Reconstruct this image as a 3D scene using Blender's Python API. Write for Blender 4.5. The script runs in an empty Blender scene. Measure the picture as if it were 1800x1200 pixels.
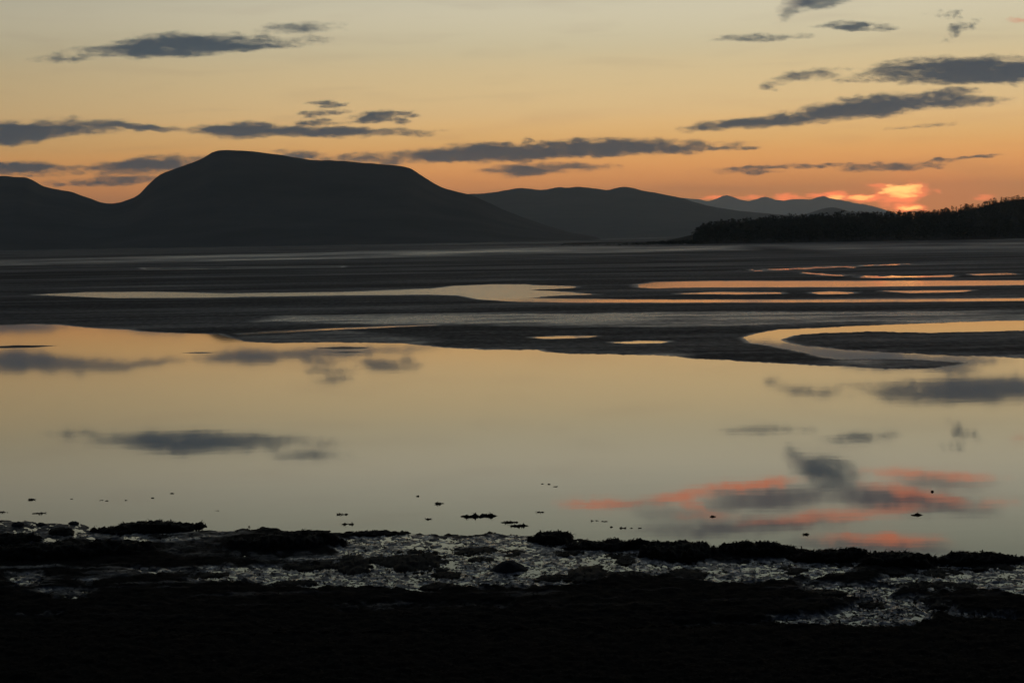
import bpy, math, random
import numpy as np

random.seed(7)
rng = np.random.default_rng(7)
sc = bpy.context.scene
COL = sc.collection

# ------------------------------------------------------------------ camera
F = 3600.0                    # focal length in photo pixels (photo 1800 x 1200, 72 mm lens)
CAM_H = 5.0
PITCH = math.atan(180.0 / F)  # looking slightly down on the flats
ROLL = math.radians(1.0)
fwd = np.array([0, math.cos(PITCH), -math.sin(PITCH)])
r0 = np.array([1.0, 0, 0]); u0 = np.array([0, math.sin(PITCH), math.cos(PITCH)])
right = math.cos(ROLL) * r0 - math.sin(ROLL) * u0
up = math.sin(ROLL) * r0 + math.cos(ROLL) * u0
cam = bpy.data.cameras.new('camera'); cam_o = bpy.data.objects.new('camera', cam); COL.objects.link(cam_o)
cam.sensor_width = 36; cam.lens = F / 50.0; cam.clip_start = 0.5; cam.clip_end = 300000
from mathutils import Matrix
cam_o.matrix_world = Matrix([[right[0], up[0], -fwd[0], 0], [right[1], up[1], -fwd[1], 0],
                             [right[2], up[2], -fwd[2], CAM_H], [0, 0, 0, 1]])
sc.camera = cam_o


def pdir(px, py):
    """direction of photo pixels, scaled to unit Y"""
    px = np.asarray(px, float); py = np.asarray(py, float)
    d = fwd + ((px - 900) / F)[..., None] * right - ((py - 600) / F)[..., None] * up
    return d / d[..., 1:2]


def far_point(px, py, Y):
    d = pdir(px, py)
    Y = np.asarray(Y, float)
    return np.stack([d[..., 0] * Y, Y + 0 * d[..., 0], CAM_H + d[..., 2] * Y], -1)


def uv(px, py):
    """level ground coordinates of photo pixels: u across, v below the horizon (both px at focal F)"""
    d = pdir(px, py)
    return np.stack([F * d[..., 0], -F * d[..., 2]], -1)


def ground(u, v, z=0.0):
    Y = F * CAM_H / v
    return np.stack([u * Y / F, Y, z + 0 * Y], -1)


def ae(px, py, mirror=False):
    """azimuth and elevation in degrees; mirror=True for a place seen as a reflection in the water"""
    d = pdir(px, py)
    a = math.degrees(math.atan2(d[0], d[1])); e = math.degrees(math.atan2(d[2], math.hypot(d[0], d[1])))
    return (a, -e) if mirror else (a, e)


# ------------------------------------------------------------------ render settings
sc.render.engine = 'CYCLES'
sc.view_settings.view_transform = 'Standard'; sc.view_settings.look = 'None'
sc.view_settings.gamma = 1.0; sc.view_settings.exposure = 0.0; sc.view_settings.use_curve_mapping = False
sc.cycles.use_denoising = True
sc.cycles.max_bounces = 6; sc.cycles.volume_bounces = 2; sc.cycles.transparent_max_bounces = 64
sc.cycles.glossy_bounces = 3; sc.cycles.diffuse_bounces = 2
sc.cycles.sample_clamp_indirect = 4.0

# ------------------------------------------------------------------ world sky
SUN_AZ = 10.8; SUN_EL = -0.6
world = bpy.data.worlds.new('World'); sc.world = world; world.use_nodes = True
nt = world.node_tree; nt.nodes.clear()
N = nt.nodes; L = nt.links


def val(x):
    return x


def M(op, *args, clamp=False):
    n = N.new('ShaderNodeMath'); n.operation = op; n.use_clamp = clamp
    for i, a in enumerate(args):
        if isinstance(a, (int, float)): n.inputs[i].default_value = a
        else: L.new(a, n.inputs[i])
    return n.outputs[0]


def mixc(fac, a, b, mode='MIX'):
    n = N.new('ShaderNodeMix'); n.data_type = 'RGBA'; n.blend_type = mode
    for s, x in ((0, fac), (6, a), (7, b)):
        if isinstance(x, (int, float)): n.inputs[s].default_value = x
        elif isinstance(x, tuple): n.inputs[s].default_value = (*x, 1)
        else: L.new(x, n.inputs[s])
    return n.outputs[2]


tc = N.new('ShaderNodeTexCoord'); sep = N.new('ShaderNodeSeparateXYZ'); L.new(tc.outputs['Generated'], sep.inputs[0])
X, Y, Z = sep.outputs
DEG = 180 / math.pi
az = M('MULTIPLY', M('ARCTAN2', X, Y), DEG)
el = M('MULTIPLY', M('ARCSINE', Z), DEG)
sky = N.new('ShaderNodeTexSky'); sky.sky_type = 'NISHITA'; sky.sun_disc = False
sky.sun_elevation = math.radians(SUN_EL); sky.sun_rotation = math.radians(SUN_AZ)
sky.dust_density = 2.0; sky.ozone_density = 2.0
high = mixc(1.0, sky.outputs[0], (0.13, 0.13, 0.13), 'MULTIPLY')     # the sky node at strength 0.13

# hazy dusk glow of the lower sky: a colour for each elevation (position = elevation / 30 deg)
ramp = N.new('ShaderNodeValToRGB'); cr = ramp.color_ramp; cr.interpolation = 'CARDINAL'
stops = [(0.0, (2.45, 0.80, 0.155)), (0.7, (2.45, 0.82, 0.16)), (1.5, (2.42, 0.87, 0.18)), (2.5, (1.74, 0.87, 0.245)), (3.4, (1.36, 0.88, 0.375)),
         (5.0, (0.97, 0.78, 0.45)), (6.6, (0.83, 0.76, 0.55)), (9.0, (0.43, 0.455, 0.35)), (14, (0.24, 0.28, 0.30)), (30, (0.08, 0.105, 0.15))]
while len(cr.elements) < len(stops): cr.elements.new(0.5)
for k, (p, c) in enumerate(stops):
    cr.elements[k].position = p / 30.0; cr.elements[k].color = (c[0] / 3, c[1] / 3, c[2] / 3, 1)   # ramp colours are stored as thirds
L.new(M('DIVIDE', M('ABSOLUTE', el), 30.0, clamp=True), ramp.inputs[0])
# falls off away from the sunset's azimuth
da = M('ABSOLUTE', M('SUBTRACT', az, SUN_AZ))
fo = N.new('ShaderNodeFloatCurve')
cm = fo.mapping.curves[0]
cm.points[0].location = (0, 1.0); cm.points[1].location = (1, 0.10)
for p in ((0.03, 0.99), (0.065, 0.95), (0.14, 0.70), (0.30, 0.34), (0.55, 0.15)): cm.points.new(*p)
fo.mapping.update()
L.new(M('DIVIDE', da, 180.0, clamp=True), fo.inputs['Value'])
glow = mixc(1.0, ramp.outputs[0], (3, 3, 3), 'MULTIPLY')
vm = N.new('ShaderNodeVectorMath'); vm.operation = 'SCALE'; L.new(glow, vm.inputs[0]); L.new(fo.outputs[0], vm.inputs['Scale'])
wgt = M('MULTIPLY', M('SUBTRACT', 32.0, el), 1 / 18.0, clamp=True)
# the sky behind the camera: a dull blue dusk
backf = M('MULTIPLY', M('SUBTRACT', da, 25.0), 1 / 95.0, clamp=True)
low = mixc(backf, vm.outputs[0], (0.105, 0.125, 0.165))
col = mixc(wgt, high, low)

# noise that tears the lit streaks
cv = N.new('ShaderNodeCombineXYZ'); L.new(M('MULTIPLY', az, 1.0), cv.inputs[0]); L.new(M('MULTIPLY', el, 3.2), cv.inputs[1])


def noise(scale, detail=5.0, rough=0.6, w=0.0):
    n = N.new('ShaderNodeTexNoise'); n.noise_dimensions = '4D'
    n.inputs['Scale'].default_value = scale; n.inputs['Detail'].default_value = detail
    n.inputs['Roughness'].default_value = rough; n.inputs['W'].default_value = w
    L.new(cv.outputs[0], n.inputs['Vector'])
    return n.outputs['Fac']


nA = M('ADD', M('MULTIPLY', M('SUBTRACT', noise(1.3, 4, 0.6), 0.5), 0.7), M('MULTIPLY', M('SUBTRACT', noise(4.5, 6, 0.7, 2.0), 0.5), 1.0))
nB = M('ADD', M('MULTIPLY', M('SUBTRACT', noise(1.1, 5, 0.6, 5.0), 0.5), 0.8), M('MULTIPLY', M('SUBTRACT', noise(3.2, 6, 0.7, 9.0), 0.5), 0.7))


wA = M('ADD', az, M('MULTIPLY', M('SUBTRACT', noise(0.9, 4, 0.6, 21.0), 0.5), 1.5))
wE = M('ADD', el, M('MULTIPLY', M('SUBTRACT', noise(1.2, 5, 0.62, 33.0), 0.5), 0.55))


def streak(x0, y0, x1, y1, r, amp, nz, k, mirror=False):
    """soft ellipse of sky between two photo pixels, half-height r px, torn by noise: 0..1"""
    a0, e0 = ae(x0, y0, mirror); a1, e1 = ae(x1, y1, mirror)
    ca, ce = (a0 + a1) / 2, (e0 + e1) / 2
    ln = math.hypot(a1 - a0, e1 - e0) / 2; cs, sn = (a1 - a0) / 2 / ln, (e1 - e0) / 2 / ln
    rr = r / 62.8
    A = M('SUBTRACT', wA, ca); B = M('SUBTRACT', wE, ce)
    s = M('MULTIPLY', M('ADD', M('MULTIPLY', A, cs), M('MULTIPLY', B, sn)), 1 / ln)
    t = M('MULTIPLY', M('SUBTRACT', M('MULTIPLY', B, cs), M('MULTIPLY', A, sn)), 1 / rr)
    d = M('ADD', M('MULTIPLY', s, s), M('MULTIPLY', t, t))
    v = M('SUBTRACT', 1.0, d)
    v = M('ADD', v, M('MULTIPLY', nz, k))
    v = M('MULTIPLY', v, 1.0, clamp=True)
    v = M('MULTIPLY', M('SMOOTH_MIN', v, 1.0, 0.1), amp)
    return v


def group(lst, nz, k, mirror=False):
    out = None
    for a in lst:
        v = streak(*a, nz, k, mirror)
        out = v if out is None else M('MAXIMUM', out, v)
    return out


# faint high veils, hardly darker than the sky
cv2 = N.new('ShaderNodeCombineXYZ'); L.new(M('MULTIPLY', az, 0.35), cv2.inputs[0]); L.new(M('MULTIPLY', el, 3.0), cv2.inputs[1])
nv_ = N.new('ShaderNodeTexNoise'); nv_.inputs['Scale'].default_value = 0.8; nv_.inputs['Detail'].default_value = 6; nv_.inputs['Distortion'].default_value = 0.4
L.new(cv2.outputs[0], nv_.inputs['Vector'])
veil = M('MULTIPLY', M('MULTIPLY', M('SUBTRACT', nv_.outputs['Fac'], 0.52), 4.0, clamp=True), M('MULTIPLY', M('SUBTRACT', 25.0, el), 0.08, clamp=True))
col = mixc(M('MULTIPLY', veil, 0.14), col, (0.36, 0.23, 0.17))
# grey and pink cirrus above the frame (only its reflection is in the picture)
grey = group([(1200, 888, 1500, 866, 26, .9), (1380, 858, 1780, 898, 26, 1.0), (1080, 938, 1540, 912, 17, .9), (1540, 842, 1760, 854, 15, .6),
              (1360, 954, 1720, 970, 18, .8), (1370, 795, 1500, 855, 22, .8), (1100, 900, 1310, 912, 15, .45), (1060, 890, 1180, 880, 9, .5)],
             nB, 1.3, True)
col = mixc(grey, col, (0.12, 0.115, 0.135))
pink = group([(970, 884, 1160, 884, 9, .95), (1100, 880, 1290, 862, 10, .9), (1200, 864, 1430, 840, 9, 1.1), (1490, 827, 1780, 842, 8, .85), (1180, 882, 1260, 900, 7, .6),
              (1500, 848, 1730, 888, 11, .75), (1280, 920, 1660, 890, 11, .7), (1420, 942, 1690, 950, 10, 1.0), (1180, 904, 1320, 908, 8, .35), (1700, 885, 1800, 880, 6, .5)], nA, 1.5, True)
col = mixc(pink, col, (1.25, 0.35, 0.165))
# a small pink streak at the upper right and the burning patch where the sun went down
p2 = group([(1755, 36, 1830, 34, 5, .5), (1150, 352, 1250, 352, 4, .25)], nA, 0.8)
col = mixc(p2, col, (0.95, 0.30, 0.16))
warm = group([(1380, 372, 1800, 345, 60, .55), (1500, 345, 1660, 355, 45, .45)], nB, 0.5)
col = mixc(warm, col, (3.1, 0.86, 0.17))
fire = group([(1235, 350, 1310, 346, 7, .75), (1300, 349, 1350, 350, 5, .5), (1350, 346, 1420, 347, 7, .75), (1415, 342, 1505, 346, 8, 1.0), (1460, 351, 1590, 343, 8, 1.0), (1535, 345, 1640, 331, 19, 1.0),
              (1540, 353, 1625, 351, 12, .95), (1515, 330, 1575, 327, 6, .6), (1555, 365, 1640, 367, 7, 1.3), (1700, 348, 1745, 346, 4, .6), (1640, 335, 1655, 336, 6, .4)], nA, 1.5)
col = mixc(fire, col, (6.6, 1.30, 0.33))
core = group([(1550, 334, 1622, 330, 11, 1.2), (1565, 341, 1605, 343, 9, .9), (1445, 347, 1490, 349, 4, .8), (1572, 366, 1630, 367, 4, 1.0), (1490, 350, 1545, 344, 4, .7)], nA, 1.5)
col = mixc(core, col, (9.0, 4.2, 1.0))
bg = N.new('ShaderNodeBackground'); L.new(col, bg.inputs[0]); bg.inputs[1].default_value = 1.0
wo = N.new('ShaderNodeOutputWorld'); L.new(bg.outputs[0], wo.inputs[0])
world.cycles.sampling_method = 'MANUAL'; world.cycles.sample_map_resolution = 1024

# the sun has just set: it only catches the high clouds from below
sun = bpy.data.lights.new('sun', 'SUN'); sun.energy = 0.25; sun.angle = math.radians(0.5); sun.color = (1.0, 0.42, 0.2)
sun_o = bpy.data.objects.new('sun', sun); COL.objects.link(sun_o)
from mathutils import Vector
a_, e_ = math.radians(SUN_AZ), math.radians(SUN_EL)
sd = Vector((math.sin(a_) * math.cos(e_), math.cos(a_) * math.cos(e_), math.sin(e_)))
sun_o.rotation_euler = sd.to_track_quat('Z', 'Y').to_euler(); sun_o.location = (0, 0, 50)


# ------------------------------------------------------------------ helpers
def hash2(ix, iy, seed):
    h = (ix.astype(np.int64) * 374761393 + iy.astype(np.int64) * 668265263 + seed * 974634777) & 0xFFFFFFFF
    h = ((h ^ (h >> 13)) * 1274126177) & 0xFFFFFFFF
    h = h ^ (h >> 16)
    return (h & 0xFFFFFF) / float(0xFFFFFF)


def vnoise(x, y, seed=0):
    ix = np.floor(x); iy = np.floor(y); fx = x - ix; fy = y - iy
    fx = fx * fx * (3 - 2 * fx); fy = fy * fy * (3 - 2 * fy)
    a = hash2(ix, iy, seed); b = hash2(ix + 1, iy, seed); c = hash2(ix, iy + 1, seed); d = hash2(ix + 1, iy + 1, seed)
    return (a * (1 - fx) + b * fx) * (1 - fy) + (c * (1 - fx) + d * fx) * fy


def fbm(x, y, seed=0, octv=5, gain=0.5):
    """-1..1 or so"""
    s = 0; a = 1.0; t = 0
    c, n = math.cos(0.6), math.sin(0.6)
    for i in range(octv):
        s = s + a * (vnoise(x, y, seed + i * 17) * 2 - 1); t += a
        x, y = (c * x - n * y) * 2.03 + 11.3, (n * x + c * y) * 2.03 + 5.7; a *= gain
    return s / t * 1.6


def mesh_from(name, verts, faces, mat=None, smooth=True, parent=None, attrs=None):
    me = bpy.data.meshes.new(name)
    verts = np.asarray(verts, np.float32); faces = np.asarray(faces, np.int32)
    k = faces.shape[1]
    me.vertices.add(len(verts)); me.vertices.foreach_set('co', verts.ravel())
    me.loops.add(faces.size); me.loops.foreach_set('vertex_index', faces.ravel())
    me.polygons.add(len(faces)); me.polygons.foreach_set('loop_start', np.arange(0, faces.size, k, dtype=np.int32))
    me.polygons.foreach_set('loop_total', np.full(len(faces), k, np.int32))
    if smooth: me.polygons.foreach_set('use_smooth', np.ones(len(faces), bool))
    me.update(calc_edges=True)
    me.validate()
    if attrs:
        for an, av in attrs.items():
            at = me.attributes.new(an, 'FLOAT', 'POINT'); at.data.foreach_set('value', np.asarray(av, np.float32))
    if mat: me.materials.append(mat)
    o = bpy.data.objects.new(name, me); COL.objects.link(o)
    if parent: o.parent = parent
    return o


def tag(o, label=None, cat=None, group=None, kind=None):
    if label: o['label'] = label
    if cat: o['category'] = cat
    if group: o['group'] = group
    if kind: o['kind'] = kind
    return o


def grid_faces(nr, nc):
    i = np.arange(nr - 1)[:, None] * nc + np.arange(nc - 1)[None, :]
    return np.stack([i, i + 1, i + nc + 1, i + nc], -1).reshape(-1, 4)


def material(name):
    m = bpy.data.materials.new(name); m.use_nodes = True
    b = m.node_tree.nodes['Principled BSDF']
    return m, m.node_tree, b


def nd(t, kind, **kw):
    n = t.nodes.new(kind)
    for k, v in kw.items():
        if k in n.inputs: n.inputs[k].default_value = v
        else: setattr(n, k, v)
    return n


def tramp(t, src, stops):
    r = t.nodes.new('ShaderNodeValToRGB'); c = r.color_ramp
    while len(c.elements) < len(stops): c.elements.new(0.5)
    for e, (p, v) in zip(c.elements, stops):
        e.position = p; e.color = (*v, 1) if isinstance(v, tuple) else (v, v, v, 1)
    t.links.new(src, r.inputs[0]); return r.outputs[0]


def world_noise(t, scale, stretch=(1, 1, 1), detail=4, rough=0.55):
    g = t.nodes.new('ShaderNodeNewGeometry'); m = t.nodes.new('ShaderNodeMapping')
    m.inputs['Scale'].default_value = stretch
    t.links.new(g.outputs['Position'], m.inputs[0])
    n = nd(t, 'ShaderNodeTexNoise', Scale=scale, Detail=detail, Roughness=rough)
    t.links.new(m.outputs[0], n.inputs['Vector'])
    return n.outputs['Fac']


def bump(t, b, h, strength, dist):
    bn = nd(t, 'ShaderNodeBump', Strength=strength, Distance=dist)
    t.links.new(h, bn.inputs['Height']); t.links.new(bn.outputs[0], b.inputs['Normal'])


def seg_poly_sd(P, poly, ax=1.0):
    """signed distance (positive inside) of points P (n,2) to a polygon; u distances scaled by ax"""
    Q = np.asarray(poly, float) * [ax, 1]; P = P * [ax, 1]
    d2 = np.full(len(P), 1e18); ins = np.zeros(len(P), bool)
    for i in range(len(Q)):
        a = Q[i]; b = Q[(i + 1) % len(Q)]; ab = b - a
        t = np.clip(((P - a) @ ab) / max(ab @ ab, 1e-9), 0, 1)
        q = P - a - t[:, None] * ab
        d2 = np.minimum(d2, (q ** 2).sum(1))
        c = (a[1] > P[:, 1]) != (b[1] > P[:, 1])
        with np.errstate(divide='ignore', invalid='ignore'):
            xx = (b[0] - a[0]) * (P[:, 1] - a[1]) / (b[1] - a[1]) + a[0]
        ins ^= c & (P[:, 0] < xx)
    d = np.sqrt(d2)
    return np.where(ins, d, -d)


def topoly(pts):
    p = np.array(pts, float)
    return uv(p[:, 0], p[:, 1])


# ------------------------------------------------------------------ materials
# water: mirror-calm lagoon, faintly ruffled farther out
m_water, t, b = material('water')
b.inputs['Base Color'].default_value = (0.006, 0.008, 0.009, 1); b.inputs['IOR'].default_value = 1.33
g = t.nodes.new('ShaderNodeNewGeometry'); sp = t.nodes.new('ShaderNodeSeparateXYZ'); t.links.new(g.outputs['Position'], sp.inputs[0])
mr = nd(t, 'ShaderNodeMapRange'); mr.inputs['From Min'].default_value = 95; mr.inputs['From Max'].default_value = 260
mr.inputs['To Min'].default_value = 0.0; mr.inputs['To Max'].default_value = 1.0
t.links.new(sp.outputs[1], mr.inputs[0])
wn = world_noise(t, 0.02, (0.35, 1, 1), 3)
ruf = tramp(t, wn, [(0.42, 0.0), (0.7, 0.35)])
mm = t.nodes.new('ShaderNodeMath'); mm.operation = 'MULTIPLY'; t.links.new(mr.outputs[0], mm.inputs[0]); t.links.new(ruf, mm.inputs[1])
rr = nd(t, 'ShaderNodeMapRange'); rr.inputs['To Min'].default_value = 0.026; rr.inputs['To Max'].default_value = 0.2
# a breeze ruffles the far channel left of the middle
def mrange(src, a, b_):
    q = nd(t, 'ShaderNodeMapRange'); q.interpolation_type = 'SMOOTHSTEP'; q.inputs['From Min'].default_value = a; q.inputs['From Max'].default_value = b_
    t.links.new(src, q.inputs[0]); return q.outputs[0]
def mul(a, b_):
    q = t.nodes.new('ShaderNodeMath'); q.operation = 'MULTIPLY'; t.links.new(a, q.inputs[0]); t.links.new(b_, q.inputs[1]); return q.outputs[0]
breeze = mul(mul(mrange(sp.outputs[1], 150, 180), mrange(sp.outputs[1], 260, 230)), mrange(sp.outputs[0], 22, -8))
bs = nd(t, 'ShaderNodeMath', operation='MAXIMUM'); t.links.new(mm.outputs[0], bs.inputs[0]); t.links.new(breeze, bs.inputs[1])
mm = bs
t.links.new(mm.outputs[0], rr.inputs[0]); t.links.new(rr.outputs[0], b.inputs['Roughness'])
wv = world_noise(t, 0.9, (0.5, 1.0, 1), 2)
bump(t, b, wv, 0.10, 0.006)

# wet sand of the flats
m_sand, t, b = material('wet_sand')
n1 = world_noise(t, 0.05, (0.12, 1, 1), 5, 0.6)
n2 = world_noise(t, 1.2, (0.5, 1, 1), 4)
t.links.new(tramp(t, n2, [(0.3, (0.026, 0.023, 0.021)), (0.7, (0.05, 0.044, 0.04))]), b.inputs['Base Color'])
at = nd(t, 'ShaderNodeAttribute', attribute_name='wet')
ad = t.nodes.new('ShaderNodeMath'); ad.operation = 'ADD'; t.links.new(tramp(t, n1, [(0.45, 0.0), (0.75, 0.5)]), ad.inputs[0]); t.links.new(at.outputs['Fac'], ad.inputs[1])
n7 = world_noise(t, 2.4, (1, 0.3, 1), 3, 0.7)
ag = nd(t, 'ShaderNodeMath', operation='MULTIPLY_ADD'); t.links.new(n7, ag.inputs[0]); ag.inputs[1].default_value = 0.9; ag.inputs[2].default_value = -0.42
ad2 = nd(t, 'ShaderNodeMath', operation='ADD'); t.links.new(ad.outputs[0], ad2.inputs[0]); t.links.new(ag.outputs[0], ad2.inputs[1]); ad = ad2
t.links.new(tramp(t, ad.outputs[0], [(0.0, 0.06), (1.0, 0.75)]), b.inputs['Specular IOR Level'])
t.links.new(tramp(t, ad.outputs[0], [(0.0, 0.7), (1.0, 0.27)]), b.inputs['Roughness'])
wvn = t.nodes.new('ShaderNodeTexWave'); wvn.bands_direction = 'Y'; wvn.inputs['Scale'].default_value = 1.1; wvn.inputs['Distortion'].default_value = 6; wvn.inputs['Detail'].default_value = 3
t.links.new(t.nodes.new('ShaderNodeNewGeometry').outputs['Position'], wvn.inputs['Vector'])
bump(t, b, wvn.outputs['Fac'], 0.5, 0.03)

# near shore: glossy mud, dark weed mat above it
m_shore, t, b = material('mud_and_weed')
at = nd(t, 'ShaderNodeAttribute', attribute_name='weed')
n3 = world_noise(t, 9, (1, 1, 1), 6, 0.65)
mud = tramp(t, n3, [(0.3, (0.014, 0.013, 0.013)), (0.7, (0.03, 0.028, 0.026))])
weed = tramp(t, n3, [(0.3, (0.004, 0.004, 0.003)), (0.7, (0.012, 0.010, 0.006))])
mx = t.nodes.new('ShaderNodeMix'); mx.data_type = 'RGBA'; t.links.new(at.outputs['Fac'], mx.inputs[0]); t.links.new(mud, mx.inputs[6]); t.links.new(weed, mx.inputs[7])
t.links.new(mx.outputs[2], b.inputs['Base Color'])
n6 = world_noise(t, 13, (0.6, 0.35, 1), 5, 0.7)
film = tramp(t, n6, [(0.38, 0.14), (0.62, 0.62)])      # standing film of water between drier crumbs of mud
mxr = t.nodes.new('ShaderNodeMix'); t.links.new(at.outputs['Fac'], mxr.inputs[0]); t.links.new(film, mxr.inputs[2]); mxr.inputs[3].default_value = 0.9
t.links.new(mxr.outputs[0], b.inputs['Roughness'])
t.links.new(tramp(t, at.outputs['Fac'], [(0.0, 0.36), (0.75, 0.02)]), b.inputs['Specular IOR Level'])
bump(t, b, n3, 0.45, 0.012)

m_weed, t, b = material('seaweed')
n4 = world_noise(t, 22, (1, 1, 1), 4)
t.links.new(tramp(t, n4, [(0.3, (0.004, 0.0035, 0.002)), (0.7, (0.016, 0.012, 0.006))]), b.inputs['Base Color'])
b.inputs['Roughness'].default_value = 0.6; b.inputs['Specular IOR Level'].default_value = 0.02

m_rock, t, b = material('dark_rock')
n5 = world_noise(t, 8, (1, 1, 1), 6, 0.7)
t.links.new(tramp(t, n5, [(0.35, (0.008, 0.008, 0.008)), (0.7, (0.03, 0.029, 0.028))]), b.inputs['Base Color'])
b.inputs['Roughness'].default_value = 0.7; b.inputs['Specular IOR Level'].default_value = 0.12
bump(t, b, n5, 0.7, 0.04)


def hill_mat(name, c0, c1, sc_):
    m, t, b = material(name)
    n = world_noise(t, sc_, (1, 1, 1), 6, 0.6)
    t.links.new(tramp(t, n, [(0.35, c0), (0.68, c1)]), b.inputs['Base Color'])
    b.inputs['Roughness'].default_value = 0.95; b.inputs['Specular IOR Level'].default_value = 0.1
    return m


m_moor = hill_mat('heather_moor', (0.085, 0.08, 0.072), (0.14, 0.13, 0.11), 0.004)
m_haze_rock = hill_mat('haze_pale_rock', (0.32, 0.32, 0.32), (0.50, 0.50, 0.50), 0.0006)  # distance haze partly painted in: base colour lightened so the far peaks look fainter
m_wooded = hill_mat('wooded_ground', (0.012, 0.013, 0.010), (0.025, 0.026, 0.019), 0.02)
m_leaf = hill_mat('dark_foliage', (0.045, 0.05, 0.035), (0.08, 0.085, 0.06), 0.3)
m_bark = hill_mat('bark', (0.03, 0.025, 0.02), (0.06, 0.05, 0.04), 1.0)

m_cloud, t, b = material('cloud_vapour'); t.nodes.remove(b)
pv = nd(t, 'ShaderNodeVolumePrincipled'); pv.inputs['Color'].default_value = (0.40, 0.78, 1.0, 1)
pv.inputs['Density'].default_value = 0.00075; pv.inputs['Anisotropy'].default_value = 0.0
t.links.new(pv.outputs[0], t.nodes['Material Output'].inputs['Volume'])

m_haze, t, b = material('haze_air'); t.nodes.remove(b)
pv = nd(t, 'ShaderNodeVolumePrincipled'); pv.inputs['Color'].default_value = (0.80, 0.93, 1.0, 1)
pv.inputs['Density'].default_value = 3.8e-5; pv.inputs['Anisotropy'].default_value = 0.6
t.links.new(pv.outputs[0], t.nodes['Material Output'].inputs['Volume'])

# ------------------------------------------------------------------ water sheet and sea bed
R = 49000.0
w = mesh_from('water', [(-R, -200, 0), (R, -200, 0), (R, R, 0), (-R, R, 0)], [(0, 1, 2, 3)], m_water, False)
tag(w, 'calm lagoon and channels mirroring the evening sky', kind='structure')

# ------------------------------------------------------------------ the tidal flats, traced as land with channels cut in
far_land = topoly([(-900, 452.7), (0, 437), (900, 421.2), (1200, 416), (2700, 390), (2900, 560), (1800, 564), (1700, 566), (1560, 571), (1450, 576),
                   (1370, 580), (1330, 585), (1305, 594), (1320, 602), (1380, 612), (1415, 620), (1440, 626), (1470, 631), (1530, 631),
                   (1600, 632), (1660, 634), (1703, 637), (1690, 641), (1640, 647), (1540, 648), (1450, 643), (1400, 640), (1290, 634), (1215, 631),
                   (1190, 626), (1000, 621), (958, 618), (945, 614), (880, 615), (790, 613), (745, 608), (715, 604), (600, 602), (520, 603), (430, 601),
                   (395, 590), (385, 587), (300, 585), (245, 583), (225, 579), (160, 577), (100, 571), (60, 570), (0, 572), (-200, 572), (-900, 580)])
inner_isle = topoly([(1372, 597), (1395, 589), (1440, 585), (1530, 582), (1630, 584), (1800, 581), (2200, 575), (3000, 565), (3000, 615), (2200, 626),
                     (1800, 629), (1680, 625), (1560, 619), (1470, 613), (1410, 608), (1380, 602)])
islets = [topoly(p) for p in ([(-20, 609), (30, 606.5), (104, 607), (60, 611), (0, 612)], [(316, 620), (350, 618.4), (384, 619), (355, 621.5)],
                              [(545, 612), (600, 609), (655, 610), (640, 613), (590, 614)], [(575, 619), (610, 617.5), (648, 618), (610, 621)])]
channels = [topoly(p) for p in (
    [(60, 518), (150, 514), (270, 513), (400, 516), (600, 513.5), (760, 507.5), (800, 502.5), (860, 500), (930, 501), (990, 506), (930, 510), (1000, 515), (1060, 518), (960, 521), (920, 524),
     (1100, 526.5), (1400, 527), (1800, 524.5), (2400, 515), (2400, 520), (1800, 528.5), (1500, 531), (1200, 531.5), (1000, 531.5), (900, 530), (840, 526), (805, 519), (760, 517.5), (600, 518.5), (350, 523), (200, 523.5)],
    [(1115, 503), (1150, 496), (1250, 494), (1500, 494), (1800, 493), (2400, 484), (2400, 491), (1800, 500.5), (1500, 504), (1250, 505), (1150, 506)],
    [(1190, 516), (1260, 513.5), (1370, 514), (1375, 516), (1290, 517)], [(1425, 514), (1460, 512), (1505, 514), (1490, 516.5), (1440, 517)],
    [(1550, 511.5), (1600, 511), (1710, 510), (1690, 513), (1600, 515)],
    [(1290, 475), (1350, 472.5), (1450, 468.5), (1600, 462.5), (1612, 464), (1500, 470), (1400, 474), (1330, 477)],
    [(1350, 475), (1420, 478.5), (1480, 483), (1540, 484.5), (1680, 483.5), (1672, 486.5), (1540, 488.5), (1470, 486), (1400, 480)],
    [(932, 593), (985, 590.3), (1050, 590.5), (1030, 593.5), (960, 595)], [(1075, 602), (1120, 599.6), (1176, 600), (1160, 602.8), (1100, 603.5)],
    [(420, 586.8), (540, 579), (765, 570.4), (768, 571.2), (560, 580.6), (430, 587.6)],
    [(250, 471), (400, 470), (600, 468), (600, 469.5), (400, 472), (260, 473)],
    [(1700, 482), (1770, 480), (1790, 482), (1720, 484)],
)]
wet_zones = [(topoly(p), a) for p, a in (
    ([(-200, 462), (300, 450), (700, 441), (1000, 434), (1300, 432), (1320, 440), (1000, 446), (600, 455), (200, 464), (-200, 470)], .62),
    ([(1300, 431), (2300, 420), (2300, 440), (1500, 446)], .35),
    ([(500, 556), (800, 552), (1300, 549), (1900, 548), (1900, 566), (1500, 572), (1100, 577), (700, 572), (450, 566)], .75),
    ([(600, 580), (780, 600), (740, 607), (430, 602), (420, 592)], .5),
    ([(1470, 614), (1700, 619), (1900, 622), (1900, 632), (1500, 628)], .3),
    ([(960, 618), (1190, 620), (1215, 628), (1000, 622)], .6),
    ([(1460, 632), (1560, 633), (1530, 643), (1480, 640)], .5),
)]

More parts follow.
